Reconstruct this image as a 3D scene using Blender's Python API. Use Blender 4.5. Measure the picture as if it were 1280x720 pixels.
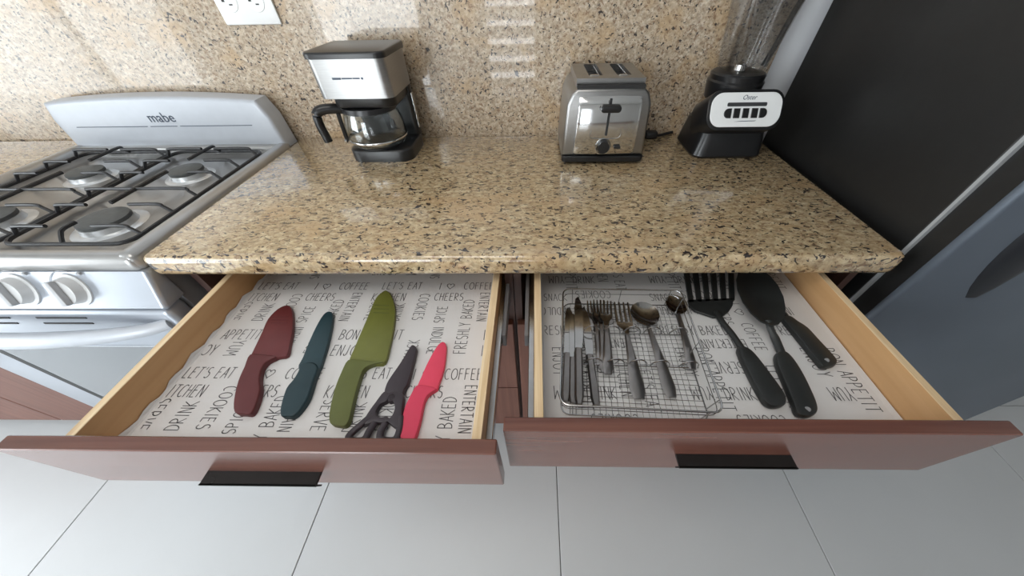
import bpy, bmesh, math, random
from mathutils import Vector, Matrix, Quaternion
random.seed(7)
scn = bpy.context.scene
for o in list(bpy.data.objects): bpy.data.objects.remove(o)
COL = scn.collection
PI = math.pi

# ------------------------------------------------------------------ camera
F_PX, PITCH, YAW, ROLL, CAM_H, PPX, PPY = 390.69, .8379, .0295, -.0213, 1.2547, 660.21, 393.61
def _axes():
    cp, sp = math.cos(PITCH), math.sin(PITCH)
    Z = Matrix.Rotation(YAW, 3, 'Z')
    R, F, U = Z @ Vector((1,0,0)), Z @ Vector((0,cp,-sp)), Z @ Vector((0,sp,cp))
    cr, sr = math.cos(ROLL), math.sin(ROLL)
    return cr*R+sr*U, -sr*R+cr*U, F
AX_R, AX_U, AX_F = _axes()
CAM_P = Vector((0,0,CAM_H))
cam = bpy.data.cameras.new('camera'); camo = bpy.data.objects.new('camera', cam); COL.objects.link(camo)
cam.sensor_fit = 'HORIZONTAL'; cam.sensor_width = 36; cam.lens = 36*F_PX/1280
cam.shift_x = -(PPX-640)/1280; cam.shift_y = (PPY-360)/1280; cam.clip_start = .01
m = Matrix((AX_R, AX_U, -AX_F)).transposed().to_4x4(); m.translation = CAM_P
camo.matrix_world = m
scn.camera = camo
def at(px, py, ax, val):
    """pixel of the 1280x720 frame -> point on the plane ax=val"""
    d = AX_F + (px-PPX)/F_PX*AX_R - (py-PPY)/F_PX*AX_U
    i = 'xyz'.index(ax); t = (val-CAM_P[i])/d[i]
    return CAM_P + t*d

# ------------------------------------------------------------------ light
scn.view_settings.view_transform = 'Standard'; scn.view_settings.look = 'None'
scn.view_settings.gamma = 1; scn.view_settings.exposure = 0.0
scn.view_settings.use_curve_mapping = False
scn.cycles.use_denoising = True
scn.cycles.max_bounces = 10
w = bpy.data.worlds.new('world'); scn.world = w; w.use_nodes = True
w.node_tree.nodes['Background'].inputs[0].default_value = (.80,.90,1,1)
w.node_tree.nodes['Background'].inputs[1].default_value = 1.0
def area(name, loc, aim, sx, sy, power, col):
    l = bpy.data.lights.new(name, 'AREA'); l.shape = 'RECTANGLE'; l.size = sx; l.size_y = sy
    l.energy = power; l.color = col
    o = bpy.data.objects.new(name, l); COL.objects.link(o); o.location = loc
    o.rotation_euler = (Vector(aim)-Vector(loc)).to_track_quat('-Z','Y').to_euler()
    return o
# daylight outside the room's openings, plus added fill from the rear and the ceiling
area('door_light', (-3.14,-.55,1.08), (-2.0,-.55,1.05), 1.75, 1.95, 62, (.93,.97,1.0))
area('rear_fill_light', (-1.70,-2.36,1.08), (-1.70,-1.0,1.05), 1.2, 1.95, 66, (.93,.97,1.0))  # added fill from behind, shining through the unseen rear door
area('louvre_light', (-.25,-2.42,.80), (-.25,-1.0,.80), .56, 1.3, 17, (.93,.97,1.0))
area('ceiling_fill_light', (-.5,-.35,2.42), (-.5,-.35,0), .9, .9, 5, (1.0,.95,.88))  # weak overhead fill, added to lift the whole room

# ------------------------------------------------------------------ materials
def mat(name, col, rough=.5, metal=0, noise=0, nscale=40, bump=0, bscale=200, coat=0, stretch=None, **kw):
    mt = bpy.data.materials.new(name); mt.use_nodes = True
    nt = mt.node_tree; b = nt.nodes['Principled BSDF']
    b.inputs['Base Color'].default_value = (*col,1); b.inputs['Roughness'].default_value = rough
    b.inputs['Metallic'].default_value = metal; b.inputs['Coat Weight'].default_value = coat
    for k,v in kw.items(): b.inputs[k.replace('_',' ')].default_value = v
    tc = nt.nodes.new('ShaderNodeTexCoord'); mp = nt.nodes.new('ShaderNodeMapping')
    nt.links.new(tc.outputs['Object'], mp.inputs[0])
    if stretch: mp.inputs['Scale'].default_value = stretch
    if noise:
        n = nt.nodes.new('ShaderNodeTexNoise'); n.inputs['Scale'].default_value = nscale; n.inputs['Detail'].default_value = 5
        nt.links.new(mp.outputs[0], n.inputs['Vector'])
        r = nt.nodes.new('ShaderNodeValToRGB')
        r.color_ramp.elements[0].position = .3; r.color_ramp.elements[1].position = .7
        r.color_ramp.elements[0].color = (*[c*(1-noise) for c in col],1)
        r.color_ramp.elements[1].color = (*[min(1,c*(1+noise)) for c in col],1)
        nt.links.new(n.outputs['Fac'], r.inputs[0]); nt.links.new(r.outputs[0], b.inputs['Base Color'])
    if bump:
        n2 = nt.nodes.new('ShaderNodeTexNoise'); n2.inputs['Scale'].default_value = bscale
        nt.links.new(mp.outputs[0], n2.inputs['Vector'])
        bp = nt.nodes.new('ShaderNodeBump'); bp.inputs['Strength'].default_value = bump; bp.inputs['Distance'].default_value = .001
        nt.links.new(n2.outputs['Fac'], bp.inputs['Height']); nt.links.new(bp.outputs[0], b.inputs['Normal'])
    return mt
def ramp(nt, stops, interp='LINEAR'):
    r = nt.nodes.new('ShaderNodeValToRGB'); cr = r.color_ramp; cr.interpolation = interp
    while len(cr.elements) < len(stops): cr.elements.new(.5)
    for e,(p,c) in zip(cr.elements, stops): e.position = p; e.color = (*c,1)
    return r
def granite(name, rough, stretch=(.8,1.25,1), speck=0, warm=0):
    mt = bpy.data.materials.new(name); mt.use_nodes = True
    nt = mt.node_tree; b = nt.nodes['Principled BSDF']; L = nt.links.new
    tc = nt.nodes.new('ShaderNodeTexCoord'); mp = nt.nodes.new('ShaderNodeMapping'); L(tc.outputs['Object'], mp.inputs[0])
    mp.inputs['Scale'].default_value = stretch
    def noise(sc, det=4, rg=.6, dist=0, off=0):
        n = nt.nodes.new('ShaderNodeTexNoise'); n.inputs['Scale'].default_value = sc; n.inputs['Detail'].default_value = det
        n.inputs['Roughness'].default_value = rg; n.inputs['Distortion'].default_value = dist
        if off:
            m2 = nt.nodes.new('ShaderNodeMapping'); m2.inputs['Location'].default_value = (off,off*.7,off*.3)
            L(mp.outputs[0], m2.inputs[0]); L(m2.outputs[0], n.inputs['Vector'])
        else: L(mp.outputs[0], n.inputs['Vector'])
        return n
    def mix(fac, a, bb):
        x = nt.nodes.new('ShaderNodeMix'); x.data_type = 'RGBA'; L(fac, x.inputs[0])
        (L(a, x.inputs[6]) if hasattr(a,'links') else setattr(x.inputs[6],'default_value',(*a,1)))
        (L(bb, x.inputs[7]) if hasattr(bb,'links') else setattr(x.inputs[7],'default_value',(*bb,1)))
        return x.outputs[2]
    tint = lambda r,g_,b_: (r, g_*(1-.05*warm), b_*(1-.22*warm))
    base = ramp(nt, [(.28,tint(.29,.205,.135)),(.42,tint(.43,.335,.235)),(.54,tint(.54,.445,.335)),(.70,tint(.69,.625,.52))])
    L(noise(60,6,.7).outputs['Fac'], base.inputs[0])
    v = nt.nodes.new('ShaderNodeTexVoronoi'); v.inputs['Scale'].default_value = 170; L(mp.outputs[0], v.inputs['Vector'])
    g = ramp(nt, [(0,(.50,.45,.40)),(.5,(.92,.90,.88)),(1,(1.2,1.18,1.15))])
    sp = nt.nodes.new('ShaderNodeSeparateColor'); L(v.outputs['Color'], sp.inputs[0]); L(sp.outputs[0], g.inputs[0])
    mul = nt.nodes.new('ShaderNodeMix'); mul.data_type = 'RGBA'; mul.blend_type = 'MULTIPLY'; mul.inputs[0].default_value = .6
    L(base.outputs[0], mul.inputs[6]); L(g.outputs[0], mul.inputs[7])
    c = mul.outputs[2]
    f0 = ramp(nt, [(.52,(0,0,0)),(.66,(.6,.6,.6))]); L(noise(9,3,.5,.5,21.7).outputs['Fac'], f0.inputs[0])
    c = mix(f0.outputs[0], c, (.50,.335,.175))
    f1 = ramp(nt, [(.565,(0,0,0)),(.64,(.85,.85,.85))]); L(noise(120,3,.55,.6,3.1).outputs['Fac'], f1.inputs[0])
    c = mix(f1.outputs[0], c, (.23,.135,.075))
    f2 = ramp(nt, [(.600+speck,(0,0,0)),(.640+speck,(1,1,1))]); L(noise(105,2.5,.5,.7,7.7).outputs['Fac'], f2.inputs[0])
    c = mix(f2.outputs[0], c, (.030,.022,.020))
    f3 = ramp(nt, [(.66+speck,(0,0,0)),(.69+speck,(1,1,1))]); L(noise(60,2,.5,.8,12.3).outputs['Fac'], f3.inputs[0])
    c = mix(f3.outputs[0], c, (.028,.018,.016))
    L(c, b.inputs['Base Color']); b.inputs['Roughness'].default_value = rough
    b.inputs['Coat Weight'].default_value = .8; b.inputs['Coat Roughness'].default_value = .03
    return mt
def wood(name, c0, c1, rough, axis='X', scale=6, coat=0):
    mt = bpy.data.materials.new(name); mt.use_nodes = True
    nt = mt.node_tree; b = nt.nodes['Principled BSDF']; L = nt.links.new
    tc = nt.nodes.new('ShaderNodeTexCoord'); mp = nt.nodes.new('ShaderNodeMapping'); L(tc.outputs['Object'], mp.inputs[0])
    s = {'X':(.6,14,14),'Y':(14,.6,14),'Z':(14,14,.6)}[axis]; mp.inputs['Scale'].default_value = s
    n = nt.nodes.new('ShaderNodeTexNoise'); n.inputs['Scale'].default_value = scale; n.inputs['Detail'].default_value = 6; n.inputs['Distortion'].default_value = .6
    L(mp.outputs[0], n.inputs['Vector'])
    r = ramp(nt, [(.3,c0),(.7,c1)]); L(n.outputs['Fac'], r.inputs[0]); L(r.outputs[0], b.inputs['Base Color'])
    b.inputs['Roughness'].default_value = rough; b.inputs['Coat Weight'].default_value = coat; b.inputs['Coat Roughness'].default_value = .22
    return mt
M = {}
M['granite'] = granite('granite_counter', .20, warm=1)
M['granite_wall'] = granite('granite_backsplash', .30, (1.2,1,1.35), .012)  # same stone as the counter; reflection haze put into its greyer, softer-specked colour
M['mahogany'] = wood('mahogany', (.115,.042,.030), (.185,.072,.050), .27, 'X', 5, .35)
M['mahogany_v'] = wood('mahogany_vertical', (.115,.046,.032), (.175,.075,.052), .55, 'Z', 5)
M['carcass'] = wood('dark_carcass', (.055,.026,.020), (.085,.040,.030), .5, 'Z', 5)
M['birch'] = wood('birch_ply', (.58,.33,.145), (.68,.41,.20), .45, 'Y', 3)
M['ply_edge'] = wood('ply_edge', (.66,.45,.24), (.88,.70,.46), .5, 'Y', 9)
M['tile'] = mat('floor_tile', (.585,.595,.605), .42, noise=.02, nscale=3)
M['grout'] = mat('grout', (.20,.20,.20), .9, noise=.1, nscale=60)
M['white'] = mat('white_paint', (.66,.65,.63), .6, noise=.02, nscale=5)
M['strip'] = mat('pale_wall_paint', (.80,.81,.84), .5, noise=.02, nscale=5)
M['plastic_white'] = mat('white_plastic', (.86,.87,.87), .3, noise=.01)
M['black_plastic'] = mat('black_plastic', (.012,.012,.013), .28, noise=.15, nscale=30)
M['black_gloss'] = mat('black_gloss_metal', (.02,.02,.02), .12, .25, noise=.1, nscale=30)
M['black_matte'] = mat('black_matte', (.016,.016,.017), .55, noise=.2, nscale=60, bump=.05, bscale=600)
M['nylon'] = mat('black_nylon', (.020,.022,.022), .42, noise=.15, nscale=40)
M['steel'] = mat('brushed_steel', (.36,.355,.35), .34, 1, noise=.06, nscale=30, stretch=(1,1,40))
M['chrome'] = mat('polished_steel', (.66,.66,.66), .10, 1, noise=.03, nscale=8)
M['cutlery'] = mat('cutlery_steel', (.40,.39,.38), .14, 1, noise=.05, nscale=20)
M['cutlery_dark'] = mat('cutlery_handle', (.25,.235,.23), .32, 1, noise=.1, nscale=60)
M['wire'] = mat('wire_steel', (.45,.45,.45), .25, 1, noise=.05)
M['range_silver'] = mat('range_silver', (.42,.45,.50), .30, .55, noise=.03, nscale=10)
M['range_top'] = mat('range_top_steel', (.34,.335,.33), .30, .8, noise=.05, nscale=20)
M['range_rim'] = mat('range_rim_steel', (.42,.415,.41), .30, .7, noise=.04, nscale=20)
M['range_side'] = mat('range_side_grey', (.20,.20,.21), .5, .2, noise=.05)
M['range_light'] = mat('range_light_grey', (.53,.56,.61), .35, .1, noise=.02)
M['knob'] = mat('knob_grey', (.70,.71,.72), .35, .05, noise=.02)
M['knob_dark'] = mat('knob_shade', (.42,.43,.45), .4, .1, noise=.02)
M['oven_glass'] = mat('oven_glass', (.22,.235,.25), .10, .3, noise=.03, nscale=4)
M['grate'] = mat('grate_enamel', (.018,.018,.020), .38, noise=.2, nscale=80)
M['cap'] = mat('burner_cap', (.085,.09,.09), .55, noise=.15, nscale=90)
M['alu'] = mat('burner_aluminium', (.72,.73,.74), .35, .8, noise=.06, nscale=60)
M['fridge_side'] = mat('fridge_black', (.012,.012,.012), .42, noise=.1, nscale=50)
M['fridge_door'] = mat('fridge_door_grey', (.105,.125,.155), .36, .35, noise=.05, nscale=6)
M['fridge_edge'] = mat('fridge_edge', (.42,.43,.44), .4, .2, noise=.05)
M['fridge_handle'] = mat('fridge_handle', (.006,.007,.011), .5, noise=.2)
M['ink'] = mat('print_ink', (.10,.095,.10), .7, noise=.2, nscale=90)
M['liner'] = mat('paper_liner', (.72,.705,.70), .65, noise=.02, nscale=9, bump=.06, bscale=40)
M['logo'] = mat('logo_print', (.07,.09,.13), .5, noise=.05)
M['red'] = mat('red_coating', (.135,.022,.024), .45, noise=.06)
M['red_h'] = mat('red_grip', (.115,.020,.022), .5, noise=.06)
M['teal'] = mat('teal_coating', (.012,.042,.055), .45, noise=.06)
M['teal_h'] = mat('teal_grip', (.010,.035,.046), .5, noise=.06)
M['green'] = mat('olive_coating', (.15,.16,.030), .45, noise=.05)
M['green_h'] = mat('olive_grip', (.11,.125,.028), .5, noise=.05)
M['purple'] = mat('purple_black_coating', (.036,.026,.034), .45, noise=.06)
M['pink'] = mat('pink_coating', (.75,.055,.115), .45, noise=.03)
M['pink_h'] = mat('pink_grip', (.68,.045,.105), .5, noise=.03)
M['glow'] = mat('fill_glow', (.9,.9,.88), .5, Emission_Strength=2.0, Emission_Color=(1,.96,.9,1), noise=.01)
M['display'] = mat('button_strip', (.05,.052,.055), .4, noise=.1)
def glass_mat(name, tint=(.93,.95,.95), glossy=.12, rough=.02):
    mt = bpy.data.materials.new(name); mt.use_nodes = True; nt = mt.node_tree; nt.nodes.clear(); L = nt.links.new
    out = nt.nodes.new('ShaderNodeOutputMaterial'); mx = nt.nodes.new('ShaderNodeMixShader')
    t = nt.nodes.new('ShaderNodeBsdfTransparent'); t.inputs[0].default_value = (*tint,1)
    g = nt.nodes.new('ShaderNodeBsdfGlossy'); g.inputs['Roughness'].default_value = rough
    lw = nt.nodes.new('ShaderNodeLayerWeight'); lw.inputs[0].default_value = .35
    ma = nt.nodes.new('ShaderNodeMath'); ma.operation = 'MULTIPLY_ADD'; ma.inputs[1].default_value = .3; ma.inputs[2].default_value = glossy*.4
    n = nt.nodes.new('ShaderNodeTexNoise'); n.inputs['Scale'].default_value = 8
    L(lw.outputs['Fresnel'], ma.inputs[0]); L(ma.outputs[0], mx.inputs[0]); L(t.outputs[0], mx.inputs[1]); L(g.outputs[0], mx.inputs[2]); L(mx.outputs[0], out.inputs[0])
    return mt
M['glass'] = glass_mat('clear_glass')
M['jar_glass'] = glass_mat('jar_glass', (.97,.97,.97), .10, .04)
M['pane'] = glass_mat('window_pane', (.97,.98,.98), .05)

# ------------------------------------------------------------------ mesh helpers
ORG = {}
def thing(name, label, cat, loc, group=None):
    o = bpy.data.objects.new(name, None); COL.objects.link(o); o.location = loc; o.empty_display_size = .05
    ORG[o] = Vector(loc); o['label'] = label; o['category'] = cat
    if group: o['group'] = group
    return o
def build(name, bm, material, parent=None, smooth=False, label=None, cat=None, kind=None, group=None, base=None):
    """link bm (world coordinates) as one mesh object; parts share the origin of their thing"""
    if parent is not None: o0 = ORG[parent]
    elif base is not None: o0 = Vector(base)
    else:
        xs = [v.co for v in bm.verts]
        o0 = Vector(((min(v.x for v in xs)+max(v.x for v in xs))/2, (min(v.y for v in xs)+max(v.y for v in xs))/2, min(v.z for v in xs)))
    bmesh.ops.translate(bm, verts=bm.verts, vec=-o0)
    bmesh.ops.recalc_face_normals(bm, faces=bm.faces)
    me = bpy.data.meshes.new(name); bm.to_mesh(me); bm.free()
    if smooth:
        me.polygons.foreach_set('use_smooth', [True]*len(me.polygons))
        try: me.set_sharp_from_angle(angle=math.radians(38))
        except Exception: pass
    me.materials.append(M[material] if isinstance(material,str) else material)
    o = bpy.data.objects.new(name, me); COL.objects.link(o)
    if parent is not None: o.parent = parent
    else: o.location = o0
    ORG[o] = o0
    if label: o['label'] = label
    if cat: o['category'] = cat
    if kind: o['kind'] = kind
    if group: o['group'] = group
    return o
def NB(): return bmesh.new()
def merge(bm, tmp):
    me = bpy.data.meshes.new('t'); tmp.to_mesh(me); tmp.free(); bm.from_mesh(me); bpy.data.meshes.remove(me)
def box(bm, x0,x1,y0,y1,z0,z1, bev=0, seg=2, rot=None):
    t = bmesh.new(); bmesh.ops.create_cube(t, size=1)
    c = Vector(((x0+x1)/2,(y0+y1)/2,(z0+z1)/2))
    for v in t.verts: v.co = Vector((v.co.x*abs(x1-x0), v.co.y*abs(y1-y0), v.co.z*abs(z1-z0)))
    if bev: bmesh.ops.bevel(t, geom=list(t.edges), offset=bev, segments=seg, profile=.5, affect='EDGES', clamp_overlap=True)
    for v in t.verts:
        if rot is not None: v.co = rot @ v.co
        v.co += c
    merge(bm, t); return bm
def BX(*a, **k): return box(NB(), *a, **k)
def prism(bm, pts, axis, a0, a1, bev=0, seg=2, which='all'):
    """polygon extruded along an axis; pts are the two other coordinates in order (xy / xz / yz)"""
    t = bmesh.new()
    def P(p, a): return {'z':(p[0],p[1],a),'y':(p[0],a,p[1]),'x':(a,p[0],p[1])}[axis]
    lo = [t.verts.new(P(p,a0)) for p in pts]; hi = [t.verts.new(P(p,a1)) for p in pts]; n = len(pts)
    fl = t.faces.new(lo); fh = t.faces.new(hi)
    for i in range(n): t.faces.new((lo[i],lo[(i+1)%n],hi[(i+1)%n],hi[i]))
    bmesh.ops.recalc_face_normals(t, faces=t.faces)
    if bev:
        ed = list(t.edges) if which=='all' else list(fh.edges) if which=='hi' else list(fl.edges) if which=='lo' else list(set(fl.edges)|set(fh.edges))
        bmesh.ops.bevel(t, geom=ed, offset=bev, segments=seg, profile=.5, affect='EDGES', clamp_overlap=True)
    bmesh.ops.triangulate(t, faces=[f for f in t.faces if len(f.verts) > 4])
    merge(bm, t); return bm
def cyl(bm, p0, p1, r0, r1=None, n=20, cap=True):
    p0, p1 = Vector(p0), Vector(p1); r1 = r0 if r1 is None else r1
    q = (p1-p0).to_track_quat('Z','Y'); A = []; B = []
    for i in range(n):
        a = 2*PI*i/n; d = Vector((math.cos(a), math.sin(a), 0))
        A.append(bm.verts.new(p0 + q@(d*r0))); B.append(bm.verts.new(p1 + q@(d*r1)))
    for i in range(n): bm.faces.new((A[i],A[(i+1)%n],B[(i+1)%n],B[i]))
    if cap: bm.faces.new(A[::-1]); bm.faces.new(B)
    return bm
def tube(bm, pts, r, n=8, closed=False, sz=1.0):
    pts = [Vector(p) for p in pts]; N = len(pts); rings = []
    R = r if isinstance(r,(list,tuple)) else [r]*N
    up = Vector((0,0,1))
    for i,p in enumerate(pts):
        a = pts[(i-1)%N] if (closed or i>0) else p; b = pts[(i+1)%N] if (closed or i<N-1) else p
        t = (b-a).normalized()
        u = up if abs(t.dot(up)) < .95 else Vector((0,1,0))
        s = t.cross(u).normalized(); v = s.cross(t).normalized()
        rings.append([bm.verts.new(p + s*math.cos(2*PI*k/n)*R[i] + v*math.sin(2*PI*k/n)*R[i]*sz) for k in range(n)])
    for i in range(N if closed else N-1):
        A, B = rings[i], rings[(i+1)%N]
        for k in range(n): bm.faces.new((A[k],A[(k+1)%n],B[(k+1)%n],B[k]))
    if not closed: bm.faces.new(rings[0][::-1]); bm.faces.new(rings[-1])
    return bm
def lathe(bm, c, prof, n=28, sx=1, sy=1, close=False):
    rings = [[bm.verts.new((c[0]+r*math.cos(2*PI*k/n)*sx, c[1]+r*math.sin(2*PI*k/n)*sy, z)) for k in range(n)] for r,z in prof]
    for A,B in zip(rings, rings[1:]):
        for k in range(n): bm.faces.new((A[k],A[(k+1)%n],B[(k+1)%n],B[k]))
    if close:
        for k in range(n): bm.faces.new((rings[-1][k],rings[-1][(k+1)%n],rings[0][(k+1)%n],rings[0][k]))
    else: bm.faces.new(rings[0][::-1]); bm.faces.new(rings[-1])
    return bm
def loft(bm, rings, cap=True):
    R = [[bm.verts.new(p) for p in r] for r in rings]; n = len(R[0])
    for A,B in zip(R,R[1:]):
        for k in range(n): bm.faces.new((A[k],A[(k+1)%n],B[(k+1)%n],B[k]))
    if cap: bm.faces.new(R[0][::-1]); bm.faces.new(R[-1])
    return bm
def rrect(x0,x1,y0,y1,r,n=5):
    out = []
    for cx,cy,a0 in ((x1-r,y1-r,0),(x0+r,y1-r,PI/2),(x0+r,y0+r,PI),(x1-r,y0+r,1.5*PI)):
        for i in range(n+1):
            a = a0+PI/2*i/n; out.append((cx+r*math.cos(a), cy+r*math.sin(a)))
    return out
def smooth_path(pts, k=5, closed=False):
    pts = [Vector(p) for p in pts]; out = []; N = len(pts)
    for i in range(N if closed else N-1):
        p0 = pts[(i-1)%N] if (closed or i>0) else pts[i]; p1 = pts[i]; p2 = pts[(i+1)%N]; p3 = pts[(i+2)%N] if (closed or i<N-2) else p2
        for j in range(k):
            t = j/k
            out.append(.5*((2*p1)+(p2-p0)*t+(2*p0-5*p1+4*p2-p3)*t*t+(3*p1-p0-3*p2+p3)*t**3))
    if not closed: out.append(pts[-1])
    return out
def text_mesh(s, size, matrix, depth=.0004, shear=0, space=1.0):
    cu = bpy.data.curves.new('tx','FONT'); cu.body = s; cu.size = size; cu.align_x = 'CENTER'; cu.align_y = 'CENTER'; cu.extrude = depth; cu.shear = shear; cu.space_character = space
    o = bpy.data.objects.new('tx', cu); COL.objects.link(o)
    dg = bpy.context.evaluated_depsgraph_get(); me = bpy.data.meshes.new_from_object(o.evaluated_get(dg))
    bm = bmesh.new(); bm.from_mesh(me); bmesh.ops.transform(bm, matrix=matrix, verts=bm.verts)
    bpy.data.objects.remove(o); bpy.data.curves.remove(cu); bpy.data.meshes.remove(me)
    return bm

# ------------------------------------------------------------------ the room
WY = 1.088            # plane of the polished backsplash
CT = .90              # counter height
def struct(name, bm, m_, parent=None):
    o = build(name, bm, m_, parent, base=None if parent else (0,0,0))
    if parent is None: o['kind'] = 'structure'
    return o
fl = struct('floor', BX(-3.1,2.7,-2.3,1.3,-.06,-.004), 'grout')
TW = .836
tile_mesh = None
for i in range(-3,4):
    for j in range(-3,2):
        x0 = -.753+i*TW; y0 = .62+(j-1)*TW
        if x0 > 2.5 or x0+TW < -3.05 or y0 > 1.2 or y0+TW < -2.25: continue
        if tile_mesh is None:
            bm = BX(-TW/2+.0016,TW/2-.0016,-TW/2+.0016,TW/2-.0016,-.010,0, bev=.0012, seg=1)
            tile_mesh = bpy.data.meshes.new('tile'); bm.to_mesh(tile_mesh); bm.free(); tile_mesh.materials.append(M['tile'])
        o = bpy.data.objects.new('tile', tile_mesh); COL.objects.link(o); o.parent = fl; o.location = (x0+TW/2, y0+TW/2, 0)
struct('wall_back', BX(-3.1,2.7,WY+.02,WY+.14,0,2.5), 'strip')
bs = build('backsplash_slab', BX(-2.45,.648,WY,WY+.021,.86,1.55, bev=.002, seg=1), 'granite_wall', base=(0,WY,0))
bs['kind'] = 'structure'; bs.name = 'trim_1'
bs['label'] = 'speckled beige granite backsplash slab behind the counter'
struct('ceiling', BX(-3.1,2.7,-2.3,1.25,2.5,2.6), 'white')
struct('wall_right', BX(2.59,2.7,-2.3,1.25,0,2.5), 'white')
wl = NB()
for a in ((-2.3,-1.45,0,2.5),(.35,1.25,0,2.5),(-1.45,.35,0,.08),(-1.45,.35,2.1,2.5)): box(wl,-3.1,-3.0,*a)
struct('wall_left', wl, 'white')
wr = NB()
for a in ((-3.1,-2.35,0,2.5),(-1.15,-.54,0,2.5),(.04,2.7,0,2.5),(-2.35,-1.15,2.1,2.5),(-2.35,-1.15,0,.08),(-.54,.04,1.5,2.5),(-.54,.04,0,.12)): box(wr, a[0],a[1],-2.3,-2.2,a[2],a[3])
struct('wall_rear', wr, 'white')
def frame(bm, ax, a0,a1,z0,z1,t,d0,d1):
    for a,b,c,d in ((a0,a0+t,z0,z1),(a1-t,a1,z0,z1),(a0+t,a1-t,z0,z0+t),(a0+t,a1-t,z1-t,z1)):
        box(bm,*((d0,d1,a,b) if ax=='x' else (a,b,d0,d1)),c,d)
    return bm
wf = frame(NB(),'x',-1.45,.35,.08,2.10,.05,-3.08,-3.02); box(wf,-3.075,-3.025,-.575,-.525,.13,2.05)
w1 = struct('door_1', wf, 'plastic_white')
build('pane', BX(-3.052,-3.048,-1.40,-.575,.13,2.05), 'pane', w1); build('pane', BX(-3.052,-3.048,-.525,.30,.13,2.05), 'pane', w1)
w3 = struct('rear_fill_door', frame(NB(),'y',-2.35,-1.15,.08,2.10,.05,-2.28,-2.22), 'plastic_white')  # unseen door, put in to brighten front faces and haze the backsplash
build('pane', BX(-2.30,-1.20,-2.252,-2.248,.13,2.05), 'pane', w3)
w2 = struct('window_1', frame(NB(),'y',-.54,.04,.12,1.5,.04,-2.28,-2.22), 'plastic_white')
for k in range(9):
    z = .22+k*.145
    build('louvre', box(NB(),-.50,0,-2.25-.075,-2.25+.075,z-.003,z+.003, rot=Matrix.Rotation(.8,3,'X')), 'plastic_white', w2)
fill_panel = thing('ceiling_fill', 'square white glowing ceiling panel, unseen and added as fill light', 'fill_panel', (-.5,-.35,2.5))  # unseen glowing panel, added for overhead fill
build('fill_base', BX(-.98,-.02,-.83,.13,2.47,2.5, bev=.005), 'plastic_white', fill_panel)
build('diffuser', BX(-.95,-.05,-.80,.10,2.455,2.471, bev=.004), 'glow', fill_panel)

# ------------------------------------------------------------------ counters
XL, XR, YF = -.745, .672, .462
build('countertop', BX(XL-.006,XR+.006,YF,WY+.0005,.853,CT, bev=.014, seg=4), 'granite', smooth=True,
      label='polished beige granite countertop with dark flecks above the two open drawers', cat='countertop')
build('countertop', BX(-2.44,-1.432,YF+.03,WY+.0005,.853,CT, bev=.012, seg=3), 'granite', smooth=True,
      label='beige granite countertop on the far side of the stove', cat='countertop')

# ------------------------------------------------------------------ lettering for the drawer liners (thin stroke letters)
def arc(cx,cy,rx,ry,a0,a1,n=9): return [(cx+rx*math.cos(math.radians(a0+(a1-a0)*i/n)), cy+ry*math.sin(math.radians(a0+(a1-a0)*i/n))) for i in range(n+1)]
GL = {
 'A':[[(0,0),(.3,1),(.62,0)],[(.1,.36),(.52,.36)]], 'B':[[(0,0),(0,1)],[(0,1)]+arc(.1,.76,.36,.24,90,-90)+[(0,.52)],[(0,.52)]+arc(.1,.26,.46,.26,90,-90)+[(0,0)]],
 'C':[arc(.36,.5,.36,.5,55,305)], 'D':[[(0,0),(0,1)]+arc(.05,.5,.5,.5,90,-90)+[(0,0)]], 'E':[[(.45,1),(0,1),(0,0),(.45,0)],[(0,.55),(.36,.55)]],
 'F':[[(.45,1),(0,1),(0,0)],[(0,.55),(.36,.55)]], 'G':[arc(.36,.5,.36,.5,55,330)+[(.66,.42),(.42,.42)]], 'H':[[(0,0),(0,1)],[(.5,0),(.5,1)],[(0,.55),(.5,.55)]], 'I':[[(.1,0),(.1,1)]],
 'J':[[(.4,1),(.4,.2)]+arc(.22,.2,.18,.2,0,-170)], 'K':[[(0,0),(0,1)],[(.5,1),(0,.45),(.55,0)]], 'L':[[(0,1),(0,0),(.42,0)]],
 'M':[[(0,0),(.08,1),(.36,.35),(.64,1),(.72,0)]], 'N':[[(0,0),(0,1),(.52,0),(.52,1)]], 'O':[arc(.38,.5,.38,.5,0,360,16)],
 'P':[[(0,0),(0,1)]+arc(.1,.74,.36,.26,90,-90)+[(0,.48)]], 'R':[[(0,0),(0,1)]+arc(.1,.74,.36,.26,90,-90)+[(0,.48),(.52,0)]],
 'S':[arc(.26,.76,.24,.24,50,270,8)+arc(.26,.26,.26,.26,90,-140,8)], 'T':[[(0,1),(.55,1)],[(.28,1),(.28,0)]], 'U':[[(0,1),(0,.3)]+arc(.26,.3,.26,.3,180,360)+[(.52,1)]],
 'V':[[(0,1),(.28,0),(.56,1)]], 'Y':[[(0,1),(.28,.5),(.56,1)],[(.28,.5),(.28,0)]], "'":[[(.1,1),(.05,.8)]],
 '*':[[(.75+.75*math.sin(t)**3, .55+.034*(13*math.cos(t)-5*math.cos(2*t)-2*math.cos(3*t)-math.cos(4*t))) for t in [2*PI*i/20 for i in range(21)]]], ' ':[]}
WID = {'I':.2,"'":.15,'M':.72,'O':.76,'C':.6,'*':1.5,' ':.42}
def word_strokes(s, h, cond=.62):
    x = 0; out = []
    for ch in s:
        for st in GL[ch]: out.append([((x+px*cond)*h, py*h) for px,py in st])
        x += (WID.get(ch,.54)+.26)*cond
    return out, x*h
CELL_W, CELL_H = .2857, .230
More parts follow.
